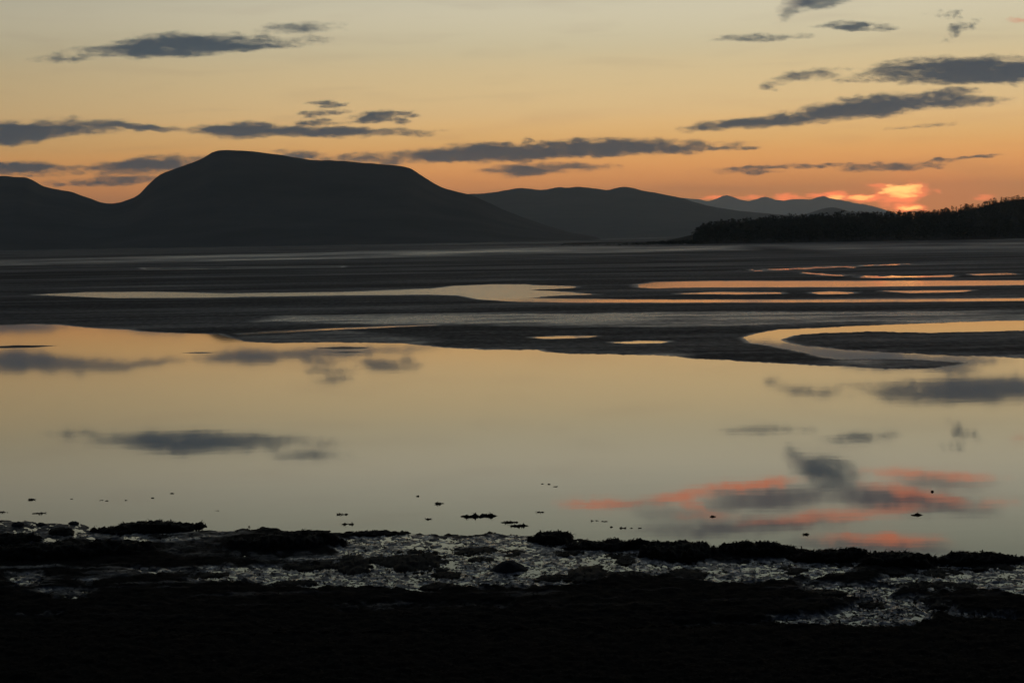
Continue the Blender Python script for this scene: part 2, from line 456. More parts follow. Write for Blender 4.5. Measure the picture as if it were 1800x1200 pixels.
vs = np.unique(np.concatenate([np.geomspace(1.2, 14, 24), np.arange(14, 245, 0.8), np.arange(245, 560, 14.0)]))
us = np.concatenate([np.linspace(-5200, -1150, 40), np.arange(-1140, 1141, 3.4), np.linspace(1150, 5200, 40)])
UU, VV = np.meshgrid(us, vs)
P = np.stack([UU.ravel(), VV.ravel()], -1)
wob = P.copy()
wob[:, 1] += fbm(P[:, 0] / 60, P[:, 1] / 7, 3, 4) * np.clip(P[:, 1] / 160, 0.25, 1.3) * 0.9
wob[:, 1] += fbm(P[:, 0] / 7, P[:, 1] / 5, 61, 3, .7) * np.clip((P[:, 1] - 130) / 60, 0, 1) * 0.8
AX = 0.10
g = seg_poly_sd(wob, far_land, AX)
g = np.maximum(g, seg_poly_sd(wob, inner_isle, AX))
for q in islets: g = np.maximum(g, seg_poly_sd(P, q, AX))
for q in channels: g = np.minimum(g, -seg_poly_sd(P + (wob - P) * 0.4, q, AX))
fan = np.clip(1 - ((P[:, 0] - 95) / 190) ** 2 - ((P[:, 1] - 92) / 17) ** 2, 0, 1)
g = g + fan * 3.2 * fbm(P[:, 0] / 95, P[:, 1] / 2.6, 71, 3)
wet = np.zeros(len(P))
for q, a in wet_zones: wet = np.maximum(wet, a * np.clip(seg_poly_sd(wob, q, 0.05) / 3.0 + 0.5, 0, 1))
brk = (P[:, 0] > 370) & (P[:, 0] < 800) & (P[:, 1] > 50) & (P[:, 1] < 78)
g = np.where(brk & (g < 1.5), g + 1.3 + 1.5 * fbm(P[:, 0] / 26, P[:, 1] / 1.3, 72, 3, .7), g)
wet = wet * (0.8 + 0.5 * fbm(P[:, 0] / 150, P[:, 1] / 3.0, 9, 4)) + 0.26 * np.clip(fbm(P[:, 0] / 330, P[:, 1] / 2.6, 19, 5, .6) + .25, 0, 1)
wet = np.maximum(wet, np.clip(1 - g / 1.6, 0, .9) * .8)
gg = ground(P[:, 0], P[:, 1])
px_m = gg[:, 1] / F
z = np.where(g > 0, 0.004 + np.minimum(g * 0.006, 0.05) * (1 + 0.6 * fbm(P[:, 0] / 90, P[:, 1] / 8, 21, 4)), np.maximum(g * 0.03, -0.3))
z = np.where(g > 0, np.maximum(z, 0.002), z)
gg[:, 2] = z
flats = mesh_from('sand_flats', gg, grid_faces(len(vs), len(us)), m_sand, True, attrs={'wet': np.clip(wet, 0, 1)})
tag(flats, 'dark wet sand flats bared by the tide beyond the lagoon', kind='structure')

# ------------------------------------------------------------------ hills
def ridge(name, prof, Y0, depth, mat, label, nseed, rough=1.0, step=6, jag=0.6, foot_v=None):
    prof = np.array(prof, float)
    xs = np.arange(prof[0, 0], prof[-1, 0] + 1, step)
    # smooth interpolation of the traced skyline
    ys = np.interp(xs, prof[:, 0], prof[:, 1])
    k = np.array([1, 2, 1]) / 4.0
    ys = np.convolve(np.pad(ys, 1, 'edge'), k, 'valid')
    ys = ys + fbm(xs / 16, xs * 0, nseed, 4) * jag
    crest = far_point(xs, ys, Y0)
    rows = []
    ts = np.concatenate([np.linspace(-1, 0, 26), np.linspace(0.1, 1, 6)])
    for tt in ts:
        Y = Y0 + tt * depth
        s = (1 - abs(tt)) if tt < 0 else (1 - tt)
        sh = s ** 1.25 if tt < 0 else s
        p = crest.copy()
        p[:, 0] = crest[:, 0] * (Y / Y0) if tt < 0 else crest[:, 0]
        p[:, 1] = Y
        H = crest[:, 2]
        nz = fbm(p[:, 0] / (depth * .22), np.full(len(xs), Y / (depth * .3)), nseed + 50, 5)
        p[:, 2] = H * sh * (1 + 0.28 * rough * nz * (1 - s) * (s > 0)) - (0.5 if s <= 0 else 0)
        # rounded shoulder so that the skyline stays the traced one
        p[:, 1] += fbm(p[:, 0] / (depth * .5), np.full(len(xs), 1.0), nseed + 90, 3) * depth * 0.18 * (1 - s)
        rows.append(p)
    V = np.concatenate(rows)
    o = mesh_from(name, V, grid_faces(len(ts), len(xs)), mat)
    tag(o, label, kind='structure')
    return o


main_prof = [(-900, 430), (-600, 392), (-350, 352), (-180, 330), (-60, 315), (0, 310), (12, 309), (30, 312), (45, 311), (60, 318), (75, 328), (95, 332), (125, 337), (150, 346), (175, 355),
             (190, 358), (215, 355), (235, 348), (247, 340), (262, 322), (280, 307), (300, 299), (325, 290), (345, 283), (360, 276), (372, 268), (385, 264.5),
             (400, 263.5), (430, 265), (460, 268), (490, 272), (520, 277), (545, 281), (590, 282), (640, 286), (680, 290), (700, 291), (720, 295), (735, 304),
             (755, 318), (780, 331), (805, 338), (825, 342), (850, 352), (880, 366), (920, 382), (960, 396), (1000, 408), (1050, 417)]
ridge('mountain', main_prof, 5600, 1500, m_moor, 'broad flat-topped dark mountain across the water with a lower hill on its left', 11)
ridge('hill', [(700, 380), (770, 350), (800, 344), (830, 341), (870, 338.5), (895, 333), (915, 330), (950, 334), (965, 333), (978, 328), (1000, 331), (1015, 328), (1045, 331),
               (1068, 335), (1080, 331), (1095, 328), (1110, 329), (1125, 334), (1150, 338), (1190, 346), (1215, 353), (1240, 361), (1280, 368),
               (1330, 374), (1400, 379), (1500, 384), (1700, 392)], 12000, 3200, m_moor,
      'lower rolling ridge of hills running right from behind the mountain', 31)
ridge('hill', [(1380, 392), (1405, 379), (1430, 372), (1450, 366), (1465, 364), (1480, 367), (1500, 374), (1540, 383), (1580, 395)], 14500, 1500, m_moor,
      'small round knoll rising just above the wood', 33, step=4)
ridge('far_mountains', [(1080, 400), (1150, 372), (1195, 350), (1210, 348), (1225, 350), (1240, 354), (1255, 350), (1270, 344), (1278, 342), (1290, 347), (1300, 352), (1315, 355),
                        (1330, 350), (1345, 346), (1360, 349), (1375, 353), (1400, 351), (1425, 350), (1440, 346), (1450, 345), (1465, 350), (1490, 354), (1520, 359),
                        (1545, 366), (1570, 374), (1610, 384), (1700, 395), (1800, 402)], 44000, 4000, m_haze_rock,
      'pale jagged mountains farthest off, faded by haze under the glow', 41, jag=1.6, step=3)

# wooded hill and level ground under the wood, right
wood_sky = [(1190, 417), (1215, 414), (1228, 408), (1238, 400), (1252, 395), (1300, 390), (1340, 388), (1380, 384), (1420, 382), (1450, 379), (1500, 379), (1540, 378), (1580, 377),
            (1640, 374), (1680, 368), (1720, 360), (1750, 353), (1780, 348), (1800, 346), (1900, 336), (2050, 330), (2300, 350), (2600, 395)]
WY = 1500.0
ws = np.array(wood_sky, float)
shore_x = np.linspace(1000, 2600, 120)


def skyline(px):
    return np.interp(px, ws[:, 0], ws[:, 1])


# terrain of the wooded shore: rises from the waterline (y about 424) to a little below the skyline
rows = []
tt_ = np.linspace(0, 1, 16)
xs = np.linspace(990, 2650, 170)
for tt in tt_:
    Yr = 1180 * (1 - tt) + (WY + 500) * tt
    base = far_point(xs, np.full_like(xs, 424.0) - (xs - 1200) * 0.0, 1000)
    crest = far_point(xs, np.where(xs < 1225, 423, skyline(xs) + np.interp(xs, [1550, 1750], [9, 4.5])), 2000)
    zc = np.maximum(crest[:, 2], 0.5)
    p = np.stack([base[:, 0] / 1000 * Yr, np.full_like(xs, Yr), 0.02 + zc * (tt ** 1.3) * np.clip((xs - 1180) / 60, 0.05, 1)], -1)
    p[:, 1] += fbm(xs / 60, xs * 0 + tt, 77, 3) * 25
    rows.append(p)
p = rows[-1].copy(); p[:, 1] += 500; p[:, 2] = -0.3; rows.append(p)
p = rows[0].copy(); p[:, 1] -= 20; p[:, 2] = -0.2; rows.insert(0, p)
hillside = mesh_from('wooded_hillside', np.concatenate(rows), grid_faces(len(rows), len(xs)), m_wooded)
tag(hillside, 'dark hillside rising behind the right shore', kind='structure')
HT = np.concatenate(rows[1:-1]).reshape(16, len(xs), 3)


def tree_geo(kind, seed):
    """unit-height tree: leafy triangles spread through the crown volume (1 high)"""
    r = np.random.default_rng(seed)
    n = 46
    V = []; Fc = []
    for i in range(n):
        h = 0.18 + 0.82 * r.random() ** (0.9 if kind else 0.8)
        rad = (0.30 * (1.05 - h) ** 0.8 if kind == 0 else 0.34 * math.sin(math.pi * min(1, (h - 0.1) / 0.92)) ** 0.6)
        a = r.random() * 6.283; q = rad * math.sqrt(r.random())
        c = np.array([math.cos(a) * q, math.sin(a) * q, h - 0.02])
        s = 0.085 if kind == 0 else 0.12
        k = len(V)
        for j in range(3): V.append(c + (r.random(3) - 0.5) * s * 2 * np.array([1, 1, 0.8]))
        Fc.append((k, k + 1, k + 2))
    k = len(V)
    V += [np.array([-.012, 0, 0]), np.array([.012, 0, 0]), np.array([0, 0.01, .9])]; Fc.append((k, k + 1, k + 2))
    return np.array(V), np.array(Fc)


TV = [tree_geo(i % 2, 100 + i) for i in range(8)]


def forest(name, spots, label, group=None):
    V = []; Fc = []; k = 0
    for (x, y, z, h, wd, ti, ro) in spots:
        v, f = TV[ti]
        c, s = math.cos(ro), math.sin(ro)
        q = np.stack([(v[:, 0] * c - v[:, 1] * s) * h * wd + x, (v[:, 0] * s + v[:, 1] * c) * h * wd + y, v[:, 2] * h + z], -1)
        V.append(q); Fc.append(f + k); k += len(v)
    o = mesh_from(name, np.concatenate(V), np.concatenate(Fc), m_leaf, False)
    return tag(o, label, kind='stuff')


spots = []
for i in range(3600):
    px = random.uniform(1222, 2100)
    j = int(np.clip(np.searchsorted(xs, px), 1, len(xs) - 1)); r_ = random.random() ** 0.8 * 15
    i0 = int(r_); fr = r_ - i0; i1 = min(i0 + 1, 15)
    p = HT[i0, j] * (1 - fr) + HT[i1, j] * fr
    p = p + np.array([random.uniform(-4, 4), 0, 0])
    h = random.uniform(5.5, 10.5) * float(np.interp(px, [1540, 1760], [1, .6]))
    spots.append((p[0], p[1], p[2] - .2, h, random.uniform(.9, 1.5), random.randrange(8), random.random() * 6.3))
# crest rows follow the skyline seen in the photo
for px in np.arange(1226, 2100, 2.4):
    px_ = px + random.uniform(-1.5, 1.5); Yr = random.uniform(1700, 1980)
    top = far_point(px_, skyline(px_) + 2.5 + random.choice([0, 0.5, 1.2, 1.8, -.8]) * float(np.interp(px, [1500, 1700], [1, .3])), Yr)
    h = random.uniform(6, 11) * float(np.interp(px, [1500, 1760], [1, .55]))
    spots.append((top[0], top[1], max(top[2] - h, 0), min(h, top[2]), random.uniform(.8, 1.3), random.randrange(8), random.random() * 6.3))
forest('woodland', spots, 'dark mass of trees along the right shore and up the hill')
# low scrub running left along the shore
sp2 = []
for i in range(420):
    px = 1235 - abs(random.gauss(0, 95)); Yr = random.uniform(1150, 1400)
    g0 = far_point(px, 424, 1300)
    h = random.uniform(.8, 2.4) * np.clip((px - 1010) / 170, .35, 1.2)
    sp2.append((g0[0] / 1300 * Yr, Yr, 0.1, h, 2.4, random.randrange(8), random.random() * 6))
forest('shore_scrub', sp2, 'low dark scrub thinning out to the left of the wood')


# single trees that stand above the wood's skyline
def tree(px, topy, h, Yr, label, group):
    top = far_point(px, topy, Yr)
    h = min(h, float(top[2]))
    root = bpy.data.objects.new('tree', None); COL.objects.link(root); root.location = (top[0], top[1], top[2] - h)
    root.empty_display_size = 1
    tag(root, label, 'tree', group)
    r = np.random.default_rng(int(px))
    V = []; Fc = []
    for i in range(150):
        hh = 0.16 + .84 * r.random() ** .85; rad = .17 * (1.04 - hh) ** .75
        a = r.random() * 6.283; q = rad * math.sqrt(r.random()); c = np.array([math.cos(a) * q, math.sin(a) * q, hh - .02])
        k = len(V)
        for j in range(3): V.append((c + (r.random(3) - .5) * np.array([.09, .09, .07])) * h)
        Fc.append((k, k + 1, k + 2))
    mesh_from('crown', V, Fc, m_leaf, False, parent=root)
    V = []; Fc = []
    for i in range(6):
        a = i * math.pi / 3; V += [(math.cos(a) * .018 * h, math.sin(a) * .018 * h, 0), (math.cos(a) * .004 * h, math.sin(a) * .004 * h, h * .96)]
    for i in range(6): j = (i + 1) % 6; Fc.append((i * 2, j * 2, j * 2 + 1, i * 2 + 1))
    mesh_from('trunk', V, Fc, m_bark, True, parent=root)


NTH = ['first', 'second', 'third', 'fourth', 'fifth', 'sixth', 'seventh', 'eighth', 'ninth', 'tenth', 'eleventh', 'twelfth', 'thirteenth', 'fourteenth', 'last']
for k_, (px, ty, h) in enumerate(((1236, 391, 9), (1262, 387, 9), (1297, 386, 9), (1330, 384.5, 9), (1366, 381.5, 10), (1399, 379.5, 9), (1418, 378, 9), (1447, 374.5, 10), (1457, 375.5, 9), (1489, 376, 9),
                  (1517, 375, 9), (1531, 373.5, 11), (1566, 372.5, 11), (1588, 373.5, 9), (1600, 374, 7))):
    tree(px, ty, h, 1690, NTH[k_] + " from the left of the trees standing proud of the dark wood's skyline", 'trees rising above the skyline of the wood')


# ------------------------------------------------------------------ near shore
shore_line = [(-700, 900), (0, 914), (60, 918), (140, 922), (165, 934), (300, 936), (380, 931), (450, 928), (520, 932), (600, 934), (720, 938), (800, 940), (860, 938), (925, 942), (1000, 950),
              (1100, 954), (1260, 962), (1400, 964), (1500, 972), (1640, 978), (1720, 980), (1800, 978), (2500, 990), (2500, 1500), (-700, 1500)]
pools = [(topoly(p), a, wt) for p, a, wt in (
    ([(-200, 915), (60, 916), (150, 918), (175, 934), (260, 941), (275, 950), (250, 952), (160, 949), (100, 957), (30, 962), (-200, 960)], -.25, .6),
    ([(240, 938), (300, 940), (390, 932), (412, 944), (390, 956), (400, 968), (470, 975), (560, 972), (600, 985), (520, 990), (400, 985), (310, 980), (285, 968), (270, 950)], -1.0, .35),
    ([(580, 946), (720, 938), (760, 944), (930, 943), (1010, 958), (1140, 970), (1265, 986), (1400, 980), (1540, 985), (1548, 1000), (1500, 1008), (1380, 1020), (1320, 1028),
      (1240, 1022), (1180, 1014), (1080, 1012), (1010, 1030), (920, 1034), (800, 1036), (740, 1040), (640, 1032), (520, 1034), (430, 1024), (330, 1020), (340, 1004), (420, 992), (520, 993), (570, 998), (600, 985), (590, 965)], .35, 1.0),
    ([(1600, 990), (1660, 983), (1700, 990), (1900, 985), (1900, 1045), (1780, 1048), (1700, 1036), (1660, 1046), (1590, 1034), (1540, 1022), (1560, 1008)], .4, 1.0),
    ([(1400, 1022), (1480, 1026), (1590, 1030), (1570, 1044), (1640, 1056), (1700, 1076), (1790, 1082), (1790, 1090), (1700, 1090), (1640, 1078), (1640, 1098), (1560, 1108), (1480, 1104), (1345, 1098),
      (1345, 1084), (1440, 1082), (1480, 1070), (1520, 1056), (1420, 1048)], .15, .9),
    ([(5, 1012), (70, 1006), (80, 1016), (50, 1032), (10, 1024)], .05, .8), ([(75, 1036), (160, 1034), (165, 1052), (90, 1056)], -.6, .5),
    ([(130, 1022), (158, 1020), (158, 1030), (135, 1028)], .0, .7), ([(232, 998), (330, 1000), (322, 1010), (235, 1008)], -.5, .5),
    ([(1180, 1100), (1345, 1090), (1345, 1104), (1200, 1110)], -1.3, .2), ([(560, 1062), (900, 1058), (890, 1072), (600, 1080)], -1.3, .2), ([(0, 1080), (120, 1078), (100, 1090), (0, 1092)], -1.3, .2),
)]
vs = np.concatenate([np.arange(440, 470, 3.0), np.arange(470, 700, 1.15), np.arange(700, 860, 2.0), np.arange(860, 1300, 6.0), np.geomspace(1300, 9000, 40)])
us = np.concatenate([np.linspace(-2600, -1130, 90), np.arange(-1125, 1126, 2.3), np.linspace(1130, 2600, 90)])
UU, VV = np.meshgrid(us, vs)
P = np.stack([UU.ravel(), VV.ravel()], -1)
big = fbm(P[:, 0] / 55, P[:, 1] / 14, 5, 4)
fine = fbm(P[:, 0] / 16, P[:, 1] / 4.5, 8, 5, .6)
lump = fbm(P[:, 0] / 30, P[:, 1] / 9, 15, 4, .6)
sl = topoly(shore_line)
wp = P + np.stack([fbm(P[:, 0] / 40, P[:, 1] / 10, 31, 4) * 14, fine * 3.0 + lump * 3.5], -1)
land = seg_poly_sd(wp, sl, 0.3)
pool = np.full(len(P), -1e3); pamt = np.zeros(len(P)); pw = np.zeros(len(P))
for q, a, wt in pools:
    d = seg_poly_sd(wp, q, 0.3)
    nearer = d > pool; pool = np.maximum(pool, d); pamt = np.where(nearer, a, pamt); pw = np.where(nearer, wt, pw)
speck_ = fbm(P[:, 0] / 9, P[:, 1] / 3, 45, 4, .65)
inpool = np.clip(pool / 7 + 0.55 + speck_ * .35, 0, 1)
beach = 0.02 + 0.0003 * np.clip(P[:, 1] - 560, 0, 400) + 0.022 * np.abs(lump) + 0.014 * fine + .015 * np.abs(big)
beach = np.maximum(beach, 0.008)
speck = fbm(P[:, 0] / 7.5, P[:, 1] / 2.4, 44, 4, .7)
poolz = 0.013 * (fine * .8 + lump * .7 + speck * 1.1 - np.where(pamt < -.4, pamt * 1.3, pamt * .2 - .38) * 1.0)
poolz = np.clip(poolz, -0.05, 0.05)
z = beach * (1 - inpool) + poolz * inpool
z = np.where(land < 8, z * np.clip(land / 8, 0, 1) + np.minimum(land, 0) * 0.02 - 0.004 * (land < 0), z)
Yw = F * CAM_H / P[:, 1]
bank = np.clip((13.0 - Yw) / 9.0, 0, 1.2)       # the bank the photographer stands on
z = z + bank ** 1.5 * 3.0
sheen = np.clip(fbm(P[:, 0] / 120, P[:, 1] / 7, 91, 4) * 1.2 - .15, 0, .72) * np.clip((695 - P[:, 1]) / 110, 0, 1)
weed_a = np.clip(1 - sheen - inpool * np.clip(pw + 0.3 * fine, 0, 1) * 1.0, 0, 1)
weed_a = np.where(land < 10, np.clip(weed_a, 0, .8), weed_a)
gg = ground(P[:, 0], P[:, 1]); gg[:, 2] = z
shore = mesh_from('muddy_shore', gg, grid_faces(len(vs), len(us)), m_shore, True, attrs={'weed': weed_a})
tag(shore, 'dark muddy foreshore with wet pools at the near edge of the water', kind='structure')
SZ = z.reshape(len(vs), len(us))


def shore_z(u, v):
    i = np.clip(np.searchsorted(vs, v), 0, len(vs) - 1); j = np.clip(np.searchsorted(us, u), 0, len(us) - 1)
    return SZ[i, j]


def frond_geo(base, r, n, ln, wd):
    """n limp straps rooted on the points of base (m,3): 3 segment ribbons"""
    V = []; Fc = []
    for i in range(n):
        p = base[r.integers(len(base))].copy(); a = r.random() * 6.283; l = ln * r.uniform(.5, 1.3)
        d = np.array([math.cos(a), math.sin(a), 0]); s = np.array([-d[1], d[0], 0]) * wd * r.uniform(.6, 1.3)
        rise = r.uniform(-.1, 1.15)
        k = len(V)
        for j in range(4):
            f = j / 3.0
            q = p + d * l * f + np.array([0, 0, l * (rise * f - .9 * f * f)])
            ww = s * (1 - f * .7)
            V += [q - ww, q + ww]
        for j in range(3): Fc.append((k + 2 * j, k + 2 * j + 1, k + 2 * j + 3, k + 2 * j + 2))
    return V, Fc


NF = 0


def clump(x0, ytop, x1, ybot, label, group, seed, name='seaweed_clump', cat='seaweed', spiky=1.0, cone=False, mat=None):
    """mound seen in the photo between x0..x1, top ytop, front foot ybot"""
    r = np.random.default_rng(seed)
    cx = (x0 + x1) / 2
    U, V_ = uv(cx, ybot)
    Yf = F * CAM_H / V_
    W = (x1 - x0) / F * Yf
    Hh = max((ybot - ytop), 3) / F * Yf
    vis = CAM_H / Yf                              # how far depth foreshortens
    share = 0.6 if group == G_EDGE else (0.45 if cone else 0.86)   # of the seen height that is depth
    depth = float(np.clip(Hh * share / vis, 0.15, max(W * (4 if group == G_POOL else 1.6), .3))); H = max(Hh - depth * vis, Hh * .14) * 1.0
    cy = Yf + depth * .5; ux = U / F
    zb = float(shore_z(U, V_ - 2)); zb = max(min(zb, 0.03), 0.0)
    nu = int(np.clip((x1 - x0) / 1.8, 18, 120)); nv = 22
    A, B = np.meshgrid(np.linspace(-1.15, 1.15, nu), np.linspace(-1.15, 1.15, nv))
    X_ = A; Y_ = B
    px_x = X_ * (x1 - x0) / 2; px_y = Y_ * (ybot - ytop) / 2
    n_ = fbm(px_x / 22 + seed * 3, px_y / 7, seed, 5, .6)
    n_ = n_ * .75 + .5 * fbm(px_x / 8 + seed, px_y / 3.2, seed + 3, 4, .65)
    n2_ = fbm(px_x / 60 + seed, px_y / 30, seed + 7, 3, .5)
    f_ = 1 - np.abs(X_) ** (1.5 if cone else 2.3) - np.abs(Y_) ** 1.8 + (.22 if cone else .8) * n_ * (1 if group == G_POOL else .7)
    f_ = np.where((np.abs(X_) > 1.1) | (np.abs(Y_) > 1.1), -.5, f_)
    hh = H * (np.clip(f_, 0, 1) ** (.9 if cone else .6)) * (1 if cone else np.clip(.85 + .22 * n2_ + .22 * n_, .25, 1.3)) + np.where(f_ < 0, f_ * .05, 0)
    wy = 1.0
    pts = np.stack([X_ * W / 2, Y_ * depth / 2, hh - 0.004], -1).reshape(-1, 3)
    # follow the slope of the trace along the picture
    m = mesh_from(name, pts, grid_faces(nv, nu), mat or m_weed)
    m.location = (ux * cy, cy, zb)
    m.rotation_euler.z = -math.atan(ux)
    tag(m, label, cat, group)
    if spiky:
        n = int(np.clip((x1 - x0) * 2.6 * spiky, 14, 620))
        base = pts[(hh.ravel() > H * .12)]
        if len(base) == 0: base = pts
        fl = min(0.09, max(0.035, H * .7))
        fv, ff = frond_geo(base, r, n, fl, 0.011)
        mesh_from('fronds', fv, ff, m_weed, False, parent=m)['kind'] = 'stuff'
    return m


G_EDGE = 'seaweed clumps along the edge of the near shore'
G_POOL = 'seaweed clumps among the mud pools'
big_clumps = [
    (165, 908, 357, 938, 'long low seaweed mound at the water edge, leftmost large one, twin-humped', G_EDGE, 1),
    (-60, 931, 78, 958, 'seaweed mound cut by the left edge of the picture beside the mud', G_EDGE, 1),
    (82, 924, 132, 943, 'small rounded seaweed clump between the left-edge mound and the twin-humped mound', G_EDGE, 1),
    (-60, 945, 272, 985, 'wide seaweed bank behind the mud at the far left of the shore', G_EDGE, 1),
    (455, 925, 492, 934, 'small seaweed tuft at the waterline above the long left-centre bank', G_EDGE, 1),
    (395, 929, 605, 968, 'big dark seaweed bank left of centre with a sloping left end', G_EDGE, 1),
    (585, 928, 723, 944, 'thin flat tongue of seaweed pointing right from the left-centre bank', G_EDGE, 1),
    (262, 936, 302, 947, 'tiny weed tuft on pale mud below the twin-humped mound', G_POOL, 1),
    (927, 924, 1008, 958, 'ragged crested seaweed head at the left end of the long centre ridge', G_EDGE, 1.6),
    (985, 941, 1165, 970, 'low straight seaweed ridge between the ragged head and the tall hump', G_EDGE, 1.2),
    (1125, 936, 1265, 986, 'tall humped seaweed mound at right of centre, highest on the ridge', G_EDGE, 1.3),
    (1258, 946, 1402, 980, 'rounded seaweed mound just right of the tall hump', G_EDGE, 1.3),
    (1380, 955, 1535, 990, 'straggling seaweed ridge below the pink cloud reflection', G_EDGE, 1.2),
    (1505, 958, 1648, 1000, 'seaweed mound tapering right to a thin tip before the open gap', G_EDGE, 1.2),
    (1500, 982, 1612, 1012, 'dark weedy lump hanging below the ridge into the right-hand pool', G_POOL, 1.2),
    (1648, 963, 1800, 996, 'seaweed clump at the right edge, last on the waterline', G_EDGE, 1.2),
    (1690, 978, 1792, 1004, 'weed patch just in front of the right-edge clump', G_POOL, 1),
    (785, 955, 882, 977, 'elongated seaweed lump in the pools left of the lone ragged head', G_POOL, 1),
    (878, 963, 922, 978, 'small weed lump beside the elongated one in the centre pools', G_POOL, 1),
    (824, 977, 868, 988, 'flat weed patch just above and left of the pointed rock', G_POOL, 1),
    (660, 958, 800, 1008, 'large ragged seaweed heap in the pools left of the pointed rock', G_POOL, 1.5),
    (585, 964, 655, 1012, 'bushy seaweed heap at the left end of the bright pools', G_POOL, 1.3),
    (640, 975, 700, 992, 'low weed bridge joining the two ragged heaps', G_POOL, 1),
    (755, 1000, 815, 1018, 'weed patch in bright mud below the large ragged heap', G_POOL, 1),
    (740, 1024, 810, 1038, 'lowest weed patch at the bottom of the centre pools', G_POOL, 1),
    (1002, 989, 1068, 1026, 'domed seaweed lump right of the pointed rock', G_POOL, 1),
    (930, 1009, 1045, 1022, 'thin flat weed strip between the pointed rock and the domed lump', G_POOL, 1),
    (1065, 1002, 1140, 1016, 'thin weed strip running right from the domed lump', G_POOL, 1),
    (1172, 998, 1240, 1022, 'dark weed lump under the tall hump at the pool edge', G_POOL, 1),
    (965, 966, 1025, 978, 'weed sliver directly under the ragged crested head', G_POOL, 1),
    (1060, 968, 1130, 984, 'weed patch in pale mud below the straight ridge', G_POOL, 1),
    (1080, 978, 1122, 993, 'lower weed patch in pale mud below the straight ridge', G_POOL, 1),
    (1365, 988, 1420, 1012, 'ragged weed lump in the speckled mud below the rounded mound', G_POOL, 1.2),
    (1262, 979, 1342, 990, 'thin arching weed line at the top of the speckled mud', G_POOL, 1),
    (1450, 1008, 1500, 1020, 'small brown weed lump in the middle of the right-hand mud', G_POOL, 1),
    (1455, 985, 1520, 997, 'weed sliver lying just under the straggling ridge', G_POOL, 1),
    (1610, 992, 1690, 1016, 'weed patch inside the right-hand pool near the frame edge', G_POOL, 1),
    (1565, 1018, 1725, 1037, 'long dark weed bank slanting across the lower right pools', G_POOL, 1),
    (1610, 1036, 1830, 1084, 'large black weed bank at the lower right under the slanting one', G_POOL, 1),
    (1385, 1036, 1485, 1050, 'dark weed bank left of the lower right pools', G_POOL, 1),
    (1470, 1050, 1560, 1072, 'weed lump inside the lowest right pool', G_POOL, 1),
    (1310, 1024, 1400, 1034, 'low weed lip along the bottom of the speckled mud', G_POOL, 1),
    (300, 1003, 400, 1018, 'low weed strip at the left start of the grey mud band', G_POOL, 1),
    (500, 982, 600, 1003, 'dark weed strip above the left part of the bright mud band', G_POOL, 1),
    (480, 1018, 560, 1032, 'weed strip along the lower left rim of the bright mud band', G_POOL, 1),
]
for i, (x0, yt, x1, yb, lab, gr, spk) in enumerate(big_clumps):
    clump(x0, yt, x1, yb, lab, gr, 200 + i, spiky=spk)

rk = clump(862, 979, 929, 1007, 'pointed dark rock standing alone in the bright centre pools', None, 900, 'rock', 'rock', spiky=.25, cone=True, mat=m_rock)
# a few stones half bedded in the left mud and centre
for i, (x0, yt, x1, yb, lab) in enumerate([
        (20, 916, 42, 926, 'small low stone near the left edge of the waterline'),
        (60, 915, 84, 925, 'small low stone second from the left edge at the waterline'),
        (120, 914, 138, 922, 'small low stone just left of the twin-humped seaweed mound')]):
    clump(x0, yt, x1, yb, lab, 'small stones at the left waterline', 950 + i, 'stone', 'stone', spiky=.5, mat=m_rock)


# floating scraps of weed on the lagoon
def scrap(x, y, w_, h_, label, group, seed):
    r = np.random.default_rng(seed)
    U, V_ = uv(x, y); Yf = F * CAM_H / V_; W = w_ / F * Yf; Hh = h_ / F * Yf
    nu, nv = max(8, int(w_ / 1.6)), 5
    A, B = np.meshgrid(np.linspace(-1, 1, nu), np.linspace(-1, 1, nv))
    n_ = fbm(A * W * 9 + seed, B * 3, seed, 4, .6)
    dep = min(W * .4, .5 * Hh / (CAM_H / Yf)) + .04
    wy = np.clip(1 - A ** 2, 0.02, 1) ** .5 * (1 + .5 * fbm(A * W * 7, A * 0 + 3, seed + 9, 3))
    zz = np.clip(1 - B ** 2, 0, 1) ** .5 * np.clip(1 - A ** 4, 0, 1) * Hh * .6 * np.clip(.6 + .9 * n_, .05, 1.6) - .008
    pts = np.stack([A * W / 2, B * dep / 2 * wy, zz], -1).reshape(-1, 3)
    o = mesh_from('seaweed_scrap', pts, grid_faces(nv, nu), m_weed)
    o.location = (U / F * Yf, Yf, 0.0); tag(o, label, 'seaweed', group)
    fv, ff = frond_geo(pts[pts[:, 2] > 0] if (pts[:, 2] > 0).any() else pts, r, int(np.clip(w_ * 1.2, 6, 90)), min(.07, W * .3), .007)
    mesh_from('fronds', fv, ff, m_weed, False, parent=o)['kind'] = 'stuff'


